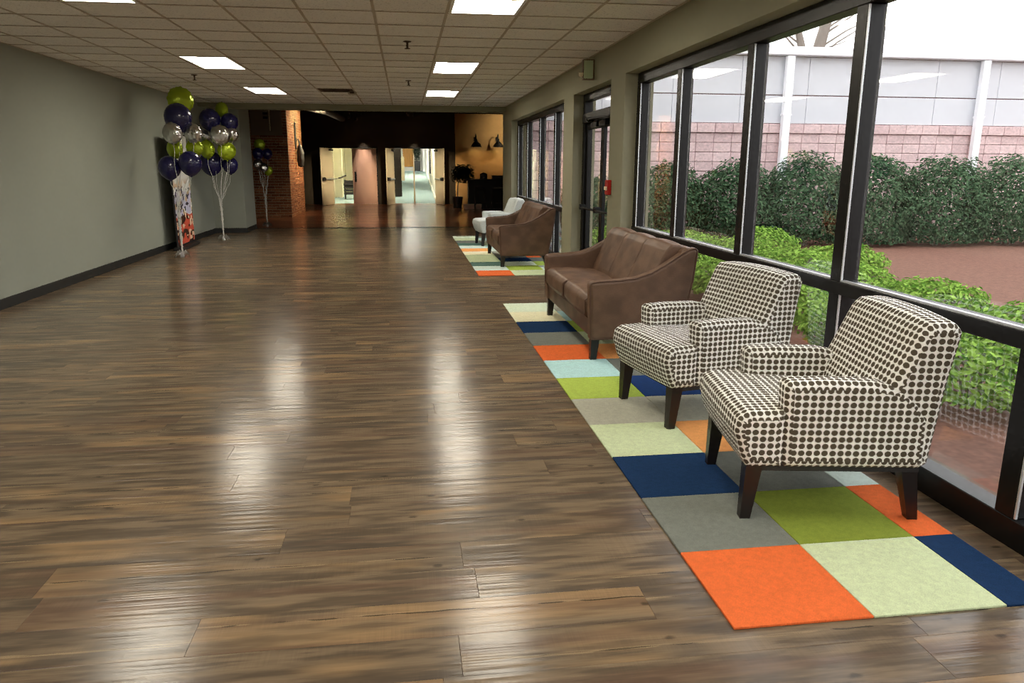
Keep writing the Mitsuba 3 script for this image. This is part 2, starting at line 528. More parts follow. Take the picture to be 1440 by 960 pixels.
for c in list(cols)[1:]:
    x = CX + c * CT
    put('grid_runner', cat_([box(x - 0.012, x + 0.012, YB, 16.95, H - 0.003, H + 0.0005), box(x - 0.003, x + 0.003, YB, 16.95, H, H + 0.03)]), 'tee', ceiling)
for r in list(crow)[1:]:
    y = CY + r * CT
    put('cross_tee', box(XL, XR, y - 0.012, y + 0.012, H - 0.0035, H), 'tee', ceiling)
for (a, b, c, d) in ((XL, XL + 0.022, YB, 16.95), (XR - 0.022, XR, YB, 16.95)):
    put('wall_angle', box(a, b, c, d, H - 0.004, H), 'tee', ceiling)

# light fixtures
mat('light_frame', lin(228, 226, 220), 0.4)
for c, r, text in LIGHTS:
    x0, x1, y0, y1 = CX + c * CT + 0.014, CX + (c + 1) * CT - 0.014, CY + r * CT + 0.014, CY + (r + 2) * CT - 0.014
    t = thing('ceiling_light', text or 'unseen ceiling light panel behind the camera, rows set denser to brighten the near floor', 'ceiling light', 'ceiling light panels out of view' if not text else None)
    w = 0.025
    put('frame', cat_([box(x0, x1, y0, y0 + w, H - 0.004, H + 0.06), box(x0, x1, y1 - w, y1, H - 0.004, H + 0.06), box(x0, x0 + w, y0, y1, H - 0.004, H + 0.06),
                       box(x1 - w, x1, y0, y1, H - 0.004, H + 0.06), box(x0, x1, y0, y1, H + 0.055, H + 0.07)]), 'light_frame', t)
    q = trimesh.Trimesh([[x0 + w, y0 + w, H + 0.002], [x1 - w, y0 + w, H + 0.002], [x1 - w, y1 - w, H + 0.002], [x0 + w, y1 - w, H + 0.002]], [[0, 2, 1], [0, 3, 2]], process=False)
    k = put('diffuser', q, 'light_frame', t, emitter={'type': 'area', 'radiance': rgb([LAMP * 1.0, LAMP * 0.92, LAMP * 0.76])})
    lab(k, 'glowing white diffuser')

# walls
struct('wall_left', cat_([box(XL - 0.2, XL, YB, 17.6, 0, H + 0.3), box(XL - 0.2, -3.55, 17.6, 18.75, 0, H + 0.3)]), 'wall_grey')
struct('baseboard_left', cat_([box(XL, XL + 0.012, YB, 17.59, 0.0, 0.11, 0.003), box(XL, -3.54, 17.588, 17.6, 0.0, 0.11, 0.003), box(-3.55, -3.538, 17.588, 18.74, 0.0, 0.11, 0.003)]), 'base_rubber')
struct('wall_behind', box(XL - 0.2, XR + 0.3, YB - 0.2, YB, 0, H + 0.3), 'wall_grey')
HEAD = 2.40
bays = [(-3.4, 7.73), (8.27, 10.12), (10.75, 16.1)]
edges = [YB] + [e for b in bays for e in b] + [YE]
ws = [box(XR, XR + 0.3, YB, YE, HEAD, H + 0.3)]
for i in range(0, len(edges), 2):
    ws.append(box(XR, XR + 0.3, edges[i], edges[i + 1], 0, HEAD))
struct('wall_right', cat_(ws), 'wall_paint')
bs = []
for i in range(0, len(edges), 2):
    bs.append(box(XR - 0.012, XR, edges[i] + 0.001, edges[i + 1], 0.0, 0.11, 0.003))
struct('baseboard_right', cat_(bs), 'base_rubber')
struct('trim_1', box(-3.55, XR, 16.95, YE, 2.645, H + 0.3), 'wall_paint')
struct('trim_2', box(XL, -3.55, 16.95, 17.6, 2.66, H + 0.3), 'wall_paint')


# storefront windows
def storefront(name, y0, y1, muls, rail=(0.80, 0.87)):
    key = name
    lab(key, kind='structure')
    X0, X1 = XG, XG + 0.11
    put('head_frame', box(X0, X1, y0, y1, HEAD - 0.10, HEAD, 0.004), 'black_alu', key)
    put('bottom_rail', box(X0, X1, y0, y1, 0.0, 0.12, 0.004), 'black_alu', key)
    put('middle_rail', box(X0 - 0.012, X1, y0, y1, rail[0], rail[1], 0.004), 'black_alu', key)
    ys = [y0 + 0.05] + list(muls) + [y1 - 0.05]
    for y in ys:
        put('mullion', box(X0, X1, y - 0.05, y + 0.05, 0.12, HEAD - 0.10, 0.004), 'black_alu', key)
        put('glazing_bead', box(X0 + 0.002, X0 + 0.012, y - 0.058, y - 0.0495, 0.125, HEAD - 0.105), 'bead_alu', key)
    for a, b in zip(ys[:-1], ys[1:]):
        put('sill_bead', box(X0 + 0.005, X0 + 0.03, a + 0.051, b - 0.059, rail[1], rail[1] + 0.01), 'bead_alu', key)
        for z0, z1 in ((0.12, rail[0]), (rail[1], HEAD - 0.10)):
            x = X0 + 0.05
            m = trimesh.Trimesh([[x, a + 0.05, z0], [x, b - 0.05, z0], [x, b - 0.05, z1], [x, a + 0.05, z1]], [[0, 1, 2], [0, 2, 3]], process=False)
            put('pane', m, 'glass', key)


storefront('window_1', -3.4, 7.73, [-2.94, -1.58, -0.22, 1.14, 2.49, 3.86, 5.15, 6.52])
storefront('window_2', 10.75, 16.1, [12.08, 13.45, 14.85])

# entrance door
d1 = struct('door_1')
X0, X1 = XG, XG + 0.11
put('frame', cat_([box(X0, X1, 8.27, 8.37, 0, HEAD, 0.004), box(X0, X1, 10.02, 10.12, 0, HEAD, 0.004), box(X0, X1, 8.37, 10.02, HEAD - 0.09, HEAD, 0.004), box(X0 - 0.03, X1, 8.37, 10.02, 2.03, 2.15, 0.004)]), 'black_alu', d1)
m = trimesh.Trimesh([[X0 + 0.05, 8.37, 2.15], [X0 + 0.05, 10.02, 2.15], [X0 + 0.05, 10.02, 2.31], [X0 + 0.05, 8.37, 2.31]], [[0, 1, 2], [0, 2, 3]], process=False)
put('transom_pane', m, 'glass', d1)
for a, b, s in ((8.375, 9.19, 1), (9.20, 10.015, -1)):
    l = put('leaf', cat_([box(X0 + 0.03, X0 + 0.075, a, a + 0.06, 0.01, 2.025, 0.003), box(X0 + 0.03, X0 + 0.075, b - 0.06, b, 0.01, 2.025, 0.003), box(X0 + 0.03, X0 + 0.075, a + 0.06, b - 0.06, 0.01, 0.22, 0.003),
                          box(X0 + 0.03, X0 + 0.075, a + 0.06, b - 0.06, 1.95, 2.025, 0.003)]), 'black_alu', d1)
    m = trimesh.Trimesh([[X0 + 0.052, a + 0.06, 0.22], [X0 + 0.052, b - 0.06, 0.22], [X0 + 0.052, b - 0.06, 1.95], [X0 + 0.052, a + 0.06, 1.95]], [[0, 1, 2], [0, 2, 3]], process=False)
    put('pane', m, 'glass', l)
    put('push_bar', cat_([tube([[X0 - 0.04, a + 0.03, 0.95], [X0 - 0.04, b - 0.03, 0.95]], 0.016, 8), box(X0 - 0.05, X0 + 0.03, a + 0.012, a + 0.05, 0.92, 0.99), box(X0 - 0.05, X0 + 0.03, b - 0.05, b - 0.012, 0.92, 0.99)]), 'black_alu', l)
    h = b if s > 0 else a
    e = a + 0.06 if s < 0 else b - 0.06
    put('closer', cat_([box(X0 - 0.035, X0 + 0.03, min(e, e - s * 0.28), max(e, e - s * 0.28), 1.955, 2.02, 0.004), tube([[X0 - 0.02, e - s * 0.2, 2.035], [X0 - 0.16, e + s * 0.05, 2.04], [X0 - 0.03, e - s * 0.45, 2.05]], 0.012, 6)]), 'black_alu', l)

# ------------------------------------------------------------------ the dark room beyond
struct('floor_beyond', box(-6.0, 6.0, 18.75, 31.0, -0.12, 0.0), 'red_wood')
struct('threshold', box(-3.55, XR + 0.5, 18.70, 18.80, -0.01, 0.004, 0.001), 'charcoal')
HD = 3.45
struct('ceiling_beyond', box(-6.0, 6.0, YE, 30.6, HD, HD + 0.2), 'black_ceiling')
struct('wall_beyond_left', cat_([box(-6.2, -5.6, 18.0, 31.0, 0, HD), box(-6.0, -3.6, 18.6, 18.75, 0, HD)]), 'dark_wall')
struct('wall_beyond_right', cat_([box(5.4, 5.6, YE, 31.0, 0, HD), box(XR + 0.3, 5.6, YE - 0.15, YE, 0, HD), box(-3.6, XR + 0.3, YE - 0.02, YE + 0.1, H + 0.05, HD), box(-6.0, -3.5, 18.5, 18.75, H, HD)]), 'dark_wall')
YD, DH = 30.3, 2.13
OA, OB = (-2.76, -1.08), (-0.43, 1.19)
struct('wall_end', cat_([box(-5.6, OA[0], YD, YD + 0.2, 0, HD), box(OA[1], OB[0], YD, YD + 0.2, 0, HD), box(OB[1], 1.97, YD, YD + 0.2, 0, HD), box(OA[0], OA[1], YD, YD + 0.2, DH, HD), box(OB[0], OB[1], YD, YD + 0.2, DH, HD)]), 'dark_wall')
struct('wall_tan', box(1.97, 5.4, YD, YD + 0.2, 0, HD), 'tan_wall')


def door_leaf(parent, hx, hy, ang, w, m, side):
    """hinge at (hx, hy); ang: direction of the free edge from the hinge; side: which face carries the bar"""
    def at(me):
        return move(turn(me, ang), hx, hy, 0)
    l = put('leaf', at(box(0.0, w, -0.022, 0.022, 0.01, DH - 0.01, 0.003)), m, parent)
    s = side
    if s:
        y = 0.022 * s
        bar = [box(0.08, w - 0.12, min(y, y + s * 0.06), max(y, y + s * 0.06), 0.95, 1.0, 0.005)]
        put('push_bar', at(cat_(bar)), 'steel', l)
        put('latch', at(box(w - 0.17, w - 0.01, min(y, y + s * 0.09), max(y, y + s * 0.09), 0.92, 1.04, 0.01)), 'charcoal', l)
        put('closer', at(box(0.05, 0.3, min(y, y + s * 0.06), max(y, y + s * 0.06), 2.02, 2.09, 0.005)), 'charcoal', l)
    else:
        put('pull_handle', at(cat_([box(w - 0.15, w - 0.07, 0.022, 0.03, 0.86, 1.24), tube([[w - 0.11, 0.03, 0.92], [w - 0.11, 0.08, 0.94], [w - 0.11, 0.08, 1.16], [w - 0.11, 0.03, 1.18]], 0.012, 6)])), 'charcoal', l)
        put('kick_plate', at(box(0.03, w - 0.03, 0.022, 0.024, 0.03, 0.24)), m, l)
    return l


d2 = struct('door_2')
put('frame', cat_([box(OA[0] - 0.05, OA[0], YD - 0.03, YD + 0.22, 0, DH + 0.05), box(OA[1], OA[1] + 0.05, YD - 0.03, YD + 0.22, 0, DH + 0.05), box(OA[0], OA[1], YD - 0.03, YD + 0.22, DH, DH + 0.05)]), 'black_paint', d2)
door_leaf(d2, OA[1], YD + 0.02, 180, 0.93, 'salmon', 0)
door_leaf(d2, OA[0], YD - 0.03, 249, 0.95, 'cream', 1)
d3 = struct('door_3')
put('frame', cat_([box(OB[0] - 0.05, OB[0], YD - 0.03, YD + 0.22, 0, DH + 0.05), box(OB[1], OB[1] + 0.05, YD - 0.03, YD + 0.22, 0, DH + 0.05), box(OB[0], OB[1], YD - 0.03, YD + 0.22, DH, DH + 0.05)]), 'black_paint', d3)
door_leaf(d3, OB[0], YD - 0.03, 253, 0.90, 'cream', 1)
door_leaf(d3, OB[1], YD - 0.03, 289, 0.90, 'cream', -1)
put('center_post', box(0.325, 0.375, YD + 0.06, YD + 0.12, 0, DH), 'cream', d3)

# corridors behind the doors
struct('floor_hall', box(-5.0, 4.0, 31.0 - 0.5, 60, -0.2, -0.004), 'teal_carpet')
struct('ceiling_hall', box(-5.0, 4.0, YD + 0.2, 60, 3.6, 3.8), 'white_paint')
ramp = trimesh.convex.convex_hull(np.array([[x, y, z] for x in (-0.55, 1.25) for y, z in ((31.4, -0.05), (31.4, 0.0), (46, 1.1), (56, 1.1), (56, -0.05))]))
struct('ramp', ramp, 'teal_carpet')
struct('wall_hall_left', cat_([box(-3.6, -3.3, YD + 0.2, 48, 0, 3.6), box(-3.3, -3.05, 33.2, 33.7, 0, 3.6), box(-3.3, -2.95, 37.0, 37.6, 0, 3.6), box(-3.6, -0.55, 44, 44.2, 0, 3.6)]), 'pale_green_wall')
struct('wall_hall_middle', box(-0.95, -0.6, YD + 0.2, 46, 0, 3.6), 'pale_green_wall')
struct('wall_hall_right', cat_([box(1.25, 1.45, YD + 0.2, 56, 0, 3.6)]), 'white_paint')
struct('wall_hall_end', box(-0.6, 1.45, 56, 56.2, 0, 3.6), 'white_paint')
struct('trim_3', box(-0.6, 1.25, 55.9, 56.0, 1.1, 1.4, 0.01), 'white_paint')
struct('wood_panel', box(-0.12, 0.62, 55.8, 55.98, 1.4, 3.6, 0.02), 'oak_panel')
for nm, x0, x1, y0, y1, col in (('hall_lamp', -2.6, -1.4, 32.0, 33.2, (1, .92, .74)), ('hall_lamp', -2.4, -1.2, 38, 39.2, (1, .92, .74)), ('hall_lamp', -0.3, .9, 33, 34.2, (1, .95, .8)), ('hall_lamp', -0.3, .9, 42, 43.2, (1, .95, .8)), ('hall_lamp', -0.3, .9, 51, 52.2, (1, .95, .8))):
    t = thing(nm, 'ceiling lamp panel above the %s hallway behind the end wall, %s' % (('left' if x1 < 0 else 'right'), ('first from the doors' if y0 < 34 else 'last from the doors' if y0 > 50 or x1 < 0 else 'second from the doors')), 'ceiling light')
    put('body', box(x0, x1, y0, y1, 3.555, 3.598), 'light_frame', t)
    put('diffuser', trimesh.Trimesh([[x0, y0, 3.55], [x1, y0, 3.55], [x1, y1, 3.55], [x0, y1, 3.55]], [[0, 2, 1], [0, 3, 2]], process=False), 'light_frame', t,
        emitter={'type': 'area', 'radiance': rgb([38 * k for k in col])})

# brick pier
pier = struct('wall_brick', box(-5.6, -3.312, 22.912, 25.9, 0, HD), 'mortar')
struct('wall_dark_brick', box(-5.6, -3.3, 22.8, 22.9, 0, HD), 'mortar')
n = 0
for face in ('lit', 'front'):
    bl = []
    L0, L1 = (22.8, 25.9) if face == 'lit' else (-5.6, -3.3)
    for r in range(int(HD / 0.075)):
        o = (0.11 if r % 2 else 0.0)
        a = L0 - o
        while a < L1 - 0.02:
            p0, p1 = max(a, L0), min(a + 0.21, L1)
            if p1 - p0 > 0.03:
                z0 = r * 0.075 + 0.003
                d = rng.uniform(0, 0.004)
                m = box(-3.312, -3.3 + d, p0, p1, z0, z0 + 0.063, 0.002) if face == 'lit' else box(p0, p1, 22.79 - d, 22.81, z0, z0 + 0.063, 0.002)
                n += 1
                bl.append((np.array(m.vertices), np.array(m.faces), np.full((len(m.vertices), 2), n + 0.5)))
            a += 0.22
    v, f, uv = joined(bl)
    lab(put('brick_courses', trimesh.Trimesh(v, f, process=False), 'brick', pier if face == 'lit' else 'wall_dark_brick', uv=uv), kind='stuff')


# spots of the dark room
def spot(x, y, z, tx, ty, tz, power, angle=35, col=(1, .78, .5), label='', visible=True):
    t = thing('track_light', label, 'track light')
    d = np.array([tx - x, ty - y, tz - z], float)
    d /= np.linalg.norm(d)
    c = np.array([x, y, z])
    put('can', tube([c - d * 0.14, c - d * 0.1, c], [0.03, 0.05, 0.055], 12, caps=False), 'black_paint', t)
    put('stem', tube([c - d * 0.1, [x, y, HD]], 0.012, 6), 'black_paint', t)
    a = np.cross(d, [0, 0, 1.0] if abs(d[2]) < 0.9 else [1.0, 0, 0])
    a /= np.linalg.norm(a)
    b = np.cross(d, a)
    ang = np.arange(16) * 2 * math.pi / 16
    q = c - d * 0.03
    vv = np.vstack([q, q + 0.042 * (np.cos(ang)[:, None] * a + np.sin(ang)[:, None] * b)])
    ff = [[0, 1 + (i + 1) % 16, 1 + i] for i in range(16)]
    me = trimesh.Trimesh(vv, ff, process=False)
    if np.dot(me.face_normals[0], d) < 0: me.invert()
    put('lens', me, 'light_frame', t, emitter={'type': 'area', 'sampling_weight': 0.05, 'radiance': rgb([14 * k for k in col])})
    scene[t.replace('track_light', 'track_beam')] = {'type': 'spot', 'sampling_weight': 3.0, 'to_world': T().look_at(origin=(c + d * 0.02).tolist(), target=(c + d).tolist(), up=[0.1, 0.2, 0.97]), 'intensity': rgb([power * SPOT * k for k in col]), 'cutoff_angle': angle, 'beam_width': angle * 0.45}


spot(-1.7, 24.4, 2.9, -3.3, 24.4, 2.35, 62, 58, (1, .80, .50), label='small black track light aimed at the brick pier, leftmost of the ceiling spots')
spot(-1.55, 29.75, 3.3, -1.55, 30.3, 1.4, 34, 14, (1, .82, .66), label='small black ceiling spot above the salmon door leaf')
spot(0.38, 29.75, 3.3, 0.38, 30.3, 1.4, 24, 14, (1, .86, .66), label='small black ceiling spot over the open double doors')
spot(0.14, 26.0, 3.1, -0.55, 29.8, 1.1, 55, 14, label='black track light near the middle of the dark ceiling')
spot(-1.54, 26.0, 2.95, -2.9, 29.8, 1.1, 60, 14, label='black track light hanging right of the grey duct')
spot(0.14, 24.0, 3.05, 1.35, 29.8, 1.1, 110, 10, label='black track light nearest the bulkhead in the middle of the dark ceiling')
spot(-0.8, 20.6, 3.3, -0.6, 21.6, 0, 16, 52, (1, .8, .6), label='unseen black ceiling spot added just behind the bulkhead to brighten the red floor')  # hidden spot added to brighten the floor of the far room
t = thing('ceiling_track', 'thin black lighting track running along the dark ceiling', 'track')
put('rail', box(-2.4, 0.5, 25.98, 26.02, HD - 0.04, HD), 'black_paint', t)
t = thing('air_duct', 'round grey metal duct crossing the dark ceiling beside the brick pier', 'duct')
put('pipe', tube([[-3.2, 20.5, 3.1], [-2.45, 25.5, 3.16], [-2.3, 30.2, 3.2]], 0.11, 14), 'duct', t, smooth=50)
put('hanger', tube([[-2.9, 22.5, 3.1], [-2.9, 22.5, HD]], 0.01, 5), 'duct', t)
put('hanger', tube([[-2.4, 26.5, 3.1], [-2.4, 26.5, HD]], 0.01, 5), 'duct', t)

# wall lantern on the lit brick
t = thing('wall_lantern', 'black wall lantern on a long bracket on the lit brick face', 'wall lamp')
put('bracket', cat_([box(-3.3, -3.26, 24.25, 24.37, 1.95, 2.75, 0.01), tube([[-3.28, 24.31, 2.2], [-3.2, 24.31, 2.25], [-3.16, 24.31, 2.1]], 0.02, 8)]), 'black_paint', t)
put('shade', lathe([(0.03, 2.1), (0.05, 2.06), (0.09, 1.95), (0.125, 1.82), (0.115, 1.82), (0.03, 2.05)], 18, (-3.16, 24.31, 0)), 'black_paint', t, smooth=40)
put('cage', lathe([(0.10, 1.82), (0.115, 1.66), (0.08, 1.46), (0.02, 1.42)], 10, (-3.16, 24.31, 0)), 'black_paint', t)

# wall sign on the dark brick face
t = thing('wall_sign', 'brown grey board with dark lettering high on the dark brick face', 'sign')
put('board', box(-4.28, -3.42, 22.72, 22.785, 2.3, 3.35, 0.01), 'sign_board', t)
put('upright_strip', box(-3.76, -3.73, 22.705, 22.72, 2.42, 3.35), 'cream', t)
for i in range(5):
    put('mark', box(-3.92, -3.79, 22.705, 22.72, 2.75 + i * 0.115, 2.815 + i * 0.115), 'charcoal', t)

# tan corner: pendants, counter, stools, plant, urn
for x, text in ((2.76, 'black bell shaped barn lamp on the tan wall, left one'), (3.62, 'black bell shaped barn lamp on the tan wall, right one'), (4.5, 'black bell shaped barn lamp on the tan wall nearest the side wall')):
    t = thing('barn_lamp', text, 'wall lamp')
    y = 29.88
    put('shade', lathe([(0.02, 2.52), (0.035, 2.50), (0.05, 2.42), (0.11, 2.36), (0.17, 2.29), (0.21, 2.20), (0.20, 2.20), (0.16, 2.28), (0.09, 2.35), (0.03, 2.39)], 24, (x, y, 0)), 'black_paint', t, smooth=40)
    put('arm', tube([[x, y, 2.5], [x, y + 0.02, 2.62], [x, y + 0.15, 2.68], [x, y + 0.3, 2.6], [x, 30.3, 2.5]], 0.014, 8), 'black_paint', t)
    put('wall_plate', turn(box(x - 0.05, x + 0.05, 30.27, 30.3, 2.42, 2.58, 0.005), 0), 'black_paint', t)
    put('bulb', trimesh.creation.icosphere(2, 0.045).apply_translation([x, y, 2.28]), 'light_frame', t, smooth=True, emitter={'type': 'area', 'sampling_weight': 2.0, 'radiance': rgb([150 * SPOT, 97 * SPOT, 45 * SPOT])})
spot(4.6, 28.6, 3.25, 4.0, 30.3, 2.75, 9, 38, (1, .82, .56), label='black ceiling spot washing the top of the tan wall')
t = thing('high_counter', 'long black high counter standing before the tan wall', 'counter')
put('top', box(2.1, 4.6, 26.7, 27.4, 0.98, 1.03, 0.008), 'black_paint', t)
put('body', box(2.2, 4.5, 26.85, 27.3, 0.06, 0.98), 'black_paint', t)
put('plinth', box(2.25, 4.45, 26.9, 27.25, 0.0, 0.06), 'charcoal', t)
t = thing('coffee_urn', 'dark coffee urn set on the left of the high counter', 'urn')
put('body', lathe([(0.0, 1.03), (0.13, 1.03), (0.13, 1.2), (0.11, 1.22), (0.03, 1.25), (0.0, 1.26)], 16, (2.75, 27.0, 0)), 'charcoal', t, smooth=40)
put('tap', box(2.74, 2.76, 26.83, 26.88, 1.07, 1.1), 'steel', t)
t = thing('serving_box', 'low black serving box on the middle of the high counter', 'box')
put('case', box(3.05, 3.5, 26.85, 27.15, 1.03, 1.14, 0.01), 'charcoal', t)
put('lid', box(3.04, 3.51, 26.84, 27.16, 1.14, 1.16, 0.005), 'black_paint', t)
for i, x in enumerate((2.55, 3.15)):
    t = thing('bar_stool', ['black bar stool at the left end of the high counter', 'black bar stool with pale seat before the high counter'][i], 'stool')
    put('seat', box(x - 0.17, x + 0.17, 26.05, 26.39, 0.72, 0.77, 0.015), ['charcoal', 'duct'][i], t)
    for sx in (-1, 1):
        for sy in (-1, 1):
            put('leg', tube([[x + sx * 0.14, 26.22 + sy * 0.14, 0.72], [x + sx * 0.19, 26.22 + sy * 0.19, 0]], 0.015, 6), 'black_paint', t)
    put('foot_ring', tube([[x + 0.17 * sx, 26.22 + 0.17 * sy, 0.25] for sx, sy in ((-1, -1), (1, -1), (1, 1), (-1, 1), (-1, -1))], 0.01, 6), 'black_paint', t)
t = thing('lit_floor_patch', 'low pale pink crate standing in for light falling on the red floor by the high counter', 'patch_box')  # pale box added in place of a brightly lit patch of floor
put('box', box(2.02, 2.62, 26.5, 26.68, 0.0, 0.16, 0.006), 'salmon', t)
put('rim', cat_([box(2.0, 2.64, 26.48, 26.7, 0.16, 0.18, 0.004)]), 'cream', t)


def leaves(pts, nrm, size, key_uv, seed, aspect=0.5):
    r = np.random.default_rng(seed)
    n = len(pts)
    a = r.normal(size=(n, 3)); a /= np.linalg.norm(a, axis=1, keepdims=True)
    d = nrm + 0.8 * a
    d /= np.linalg.norm(d, axis=1, keepdims=True)
    b = np.cross(d, r.normal(size=(n, 3))); b /= np.linalg.norm(b, axis=1, keepdims=True)
    s = size * r.uniform(0.7, 1.3, n)[:, None]
    tip, side = b * s, np.cross(b, d) * s * aspect
    fold = d * s * 0.12
    V = np.stack([pts - tip, pts + side + fold, pts + tip, pts - side + fold], 1).reshape(-1, 3)
    i = np.arange(n)[:, None] * 4
    F = np.vstack([i + [0, 1, 2], i + [0, 2, 3]])
    uv = np.repeat(np.column_stack([np.arange(n) % 997 + 0.5, np.zeros(n)]), 4, 0)
    return V, F, uv


def put_leaves(parent, data, m, name='foliage'):
    v, f, uv = data
    lab(put(name, trimesh.Trimesh(v, f, process=False), m, parent, uv=uv), kind='stuff')


t = thing('potted_plant', 'dark leafy potted plant left of the high counter before the tan wall', 'plant')
put('pot', lathe([(0.0, 0), (0.15, 0), (0.2, 0.4), (0.17, 0.4), (0.0, 0.36)], 16, (1.85, 27.5, 0)), 'charcoal', t)
put('stem', tube([[1.85, 27.5, 0.36], [1.87, 27.5, 0.8], [1.95, 27.5, 1.2]], 0.02, 6), 'bark', t)
pp = np.clip(npr.normal(size=(900, 3)), -2.2, 2.2) * [0.17, 0.12, 0.14] + [2.06, 27.5, 1.2]
put_leaves(t, leaves(pp, np.tile([0, 0, 1.0], (900, 1)), 0.085, 0, 5, 0.35), 'plant_dark')

# things in the halls
t = thing('stacked_chairs', 'dark stack of upholstered chairs in the left hallway', 'stacked chairs')
for i in range(4):
    put('chair_seat', box(-2.75, -2.2, 35.0, 35.5, 0.2 + i * 0.13, 0.3 + i * 0.13, 0.02), 'charcoal', t)
put('frame', cat_([tube([[x, y, 0], [x, y, 0.85]], 0.015, 6) for x in (-2.7, -2.25) for y in (35.05, 35.45)]), 'black_paint', t)
put('back', box(-2.75, -2.2, 35.46, 35.54, 0.45, 0.82, 0.02), 'charcoal', t)
t = thing('handrail', 'dark wooden handrail on the left hallway wall', 'handrail')
put('rail', tube([[-2.82, 37.6, 1.0], [-2.8, 36.2, 1.0], [-2.8, 34.2, 0.95], [-2.85, 34.0, 0.95]], 0.03, 8), 'leg_wood', t)
for y in (34.4, 36.8):
    put('bracket', tube([[-3.3, y, 0.85], [-2.8, y, 0.95]], 0.012, 6), 'steel', t)
t = thing('brochure_rack', 'tall dark rack of printed leaflets inside the right double door', 'rack')
put('case', box(-0.55, -0.15, 33.6, 34.0, 0.15, 2.2, 0.01), 'leg_wood', t)
put('foot', box(-0.53, -0.17, 33.62, 33.98, 0.0, 0.15), 'charcoal', t)
for z in (0.5, 0.95, 1.4, 1.85):
    put('shelf', box(-0.52, -0.18, 33.52, 33.6, z, z + 0.03), 'charcoal', t)
put('leaflet', box(-0.16, -0.02, 33.55, 33.6, 0.85, 1.85, 0.005), 'cream', t)
t = thing('palm_plant', 'dark indoor tree in a black planter at the end of the right hallway', 'plant')
put('planter', box(0.64, 1.06, 53.7, 54.2, 1.1, 1.8, 0.03), 'black_paint', t)
put('trunk', tube([[0.85, 53.95, 1.8], [0.85, 53.95, 2.4]], 0.05, 6), 'bark', t)
pp = np.clip(npr.normal(size=(900, 3)), -2, 2) * [0.11, 0.2, 0.3] + [0.84, 53.95, 2.5]
put_leaves(t, leaves(pp, np.tile([0, 0, 1.0], (900, 1)), 0.11, 0, 6, 0.25), 'plant_dark')
t = thing('hall_window', 'narrow dark window in the white wall of the right hallway', 'window')
put('frame', cat_([box(1.22, 1.25, 36.4, 36.6, 1.0, 2.6), box(1.22, 1.25, 39.4, 39.6, 1.0, 2.6), box(1.22, 1.25, 36.6, 39.4, 1.0, 1.1), box(1.22, 1.25, 36.6, 39.4, 2.5, 2.6)]), 'white_paint', t)
put('pane', box(1.235, 1.249, 36.6, 39.4, 1.1, 2.5), 'charcoal', t)
struct('trim_4', trimesh.convex.convex_hull(np.array([[x, y, z + o] for x in (1.215, 1.25) for y, z in ((31.4, 0), (46, 1.1)) for o in (0.0, 0.16)])), 'white_paint')

# ------------------------------------------------------------------ ceiling and wall fittings
for x, y, text in ((0.06, 8.36, 'sprinkler head between the two rows of lights, nearer one'), (0.09, 12.07, 'sprinkler head between the two rows of lights, farther one'), (-2.96, 11.87, 'sprinkler head left of the left row of lights above the balloons')):
    t = thing('sprinkler_head', text, 'sprinkler')
    put('plate', lathe([(0, 0), (0.04, 0), (0.045, 0.006), (0, 0.006)], 16, (x, y, H - 0.009)), 'bronze_vent', t)
    put('body', tube([[x, y, H - 0.005], [x, y, H - 0.07]], 0.011, 8), 'bronze_vent', t)
    put('deflector', lathe([(0, 0), (0.03, 0), (0.03, 0.004), (0, 0.004)], 12, (x, y, H - 0.075)), 'bronze_vent', t)
x0, x1, y0, y1 = CX - 3 * CT + 0.02, CX - 2 * CT - 0.02, CY + 13 * CT + 0.02, CY + 14 * CT - 0.02
t = thing('air_vent', 'brown slatted air vent in the ceiling near the dark bulkhead', 'vent')
put('frame', cat_([box(x0, x1, y0, y0 + 0.05, H - 0.006, H + 0.02), box(x0, x1, y1 - 0.05, y1, H - 0.006, H + 0.02), box(x0, x0 + 0.05, y0, y1, H - 0.006, H + 0.02), box(x1 - 0.05, x1, y0, y1, H - 0.006, H + 0.02), box(x0, x1, y0, y1, H + 0.02, H + 0.03)]), 'bronze_vent', t)
for i in range(8):
    y = y0 + 0.07 + i * 0.058
    put('slat', turn(box(x0 + 0.05, x1 - 0.05, y, y + 0.04, H + 0.004, H + 0.008), 25, (1, 0, 0), (0, y, H + 0.006)), 'bronze_vent', t)
t = thing('smoke_detector', 'small brown box detector on the ceiling beside the air vent', 'detector')
put('case', box(-0.95, -0.80, 13.95, 14.12, H - 0.05, H - 0.004, 0.01), 'tee', t)
put('port', box(-0.91, -0.84, 13.93, 13.95, H - 0.04, H - 0.015), 'bronze_vent', t)
t = thing('exit_sign', 'pale green box sign on the right wall above the glass entrance door', 'sign')
put('housing', box(2.09, 2.23, 9.03, 9.09, 2.47, 2.70, 0.008), 'sign_board', t)
put('face', box(2.102, 2.21, 9.022, 9.03, 2.485, 2.685), 'sign_face', t)
put('lamp_head', lathe([(0, 0), (0.03, 0.01), (0.035, 0.05), (0, 0.05)], 12, (2.08, 9.06, 2.50)), 'cream', t)
t = thing('fire_alarm_pull', 'red fire alarm pull station on the pier right of the glass door', 'fire alarm')
put('case', box(2.185, 2.23, 8.12, 8.24, 1.18, 1.34, 0.008), 'red_plastic', t)
put('handle', box(2.172, 2.186, 8.13, 8.23, 1.23, 1.27, 0.003), 'cream', t)

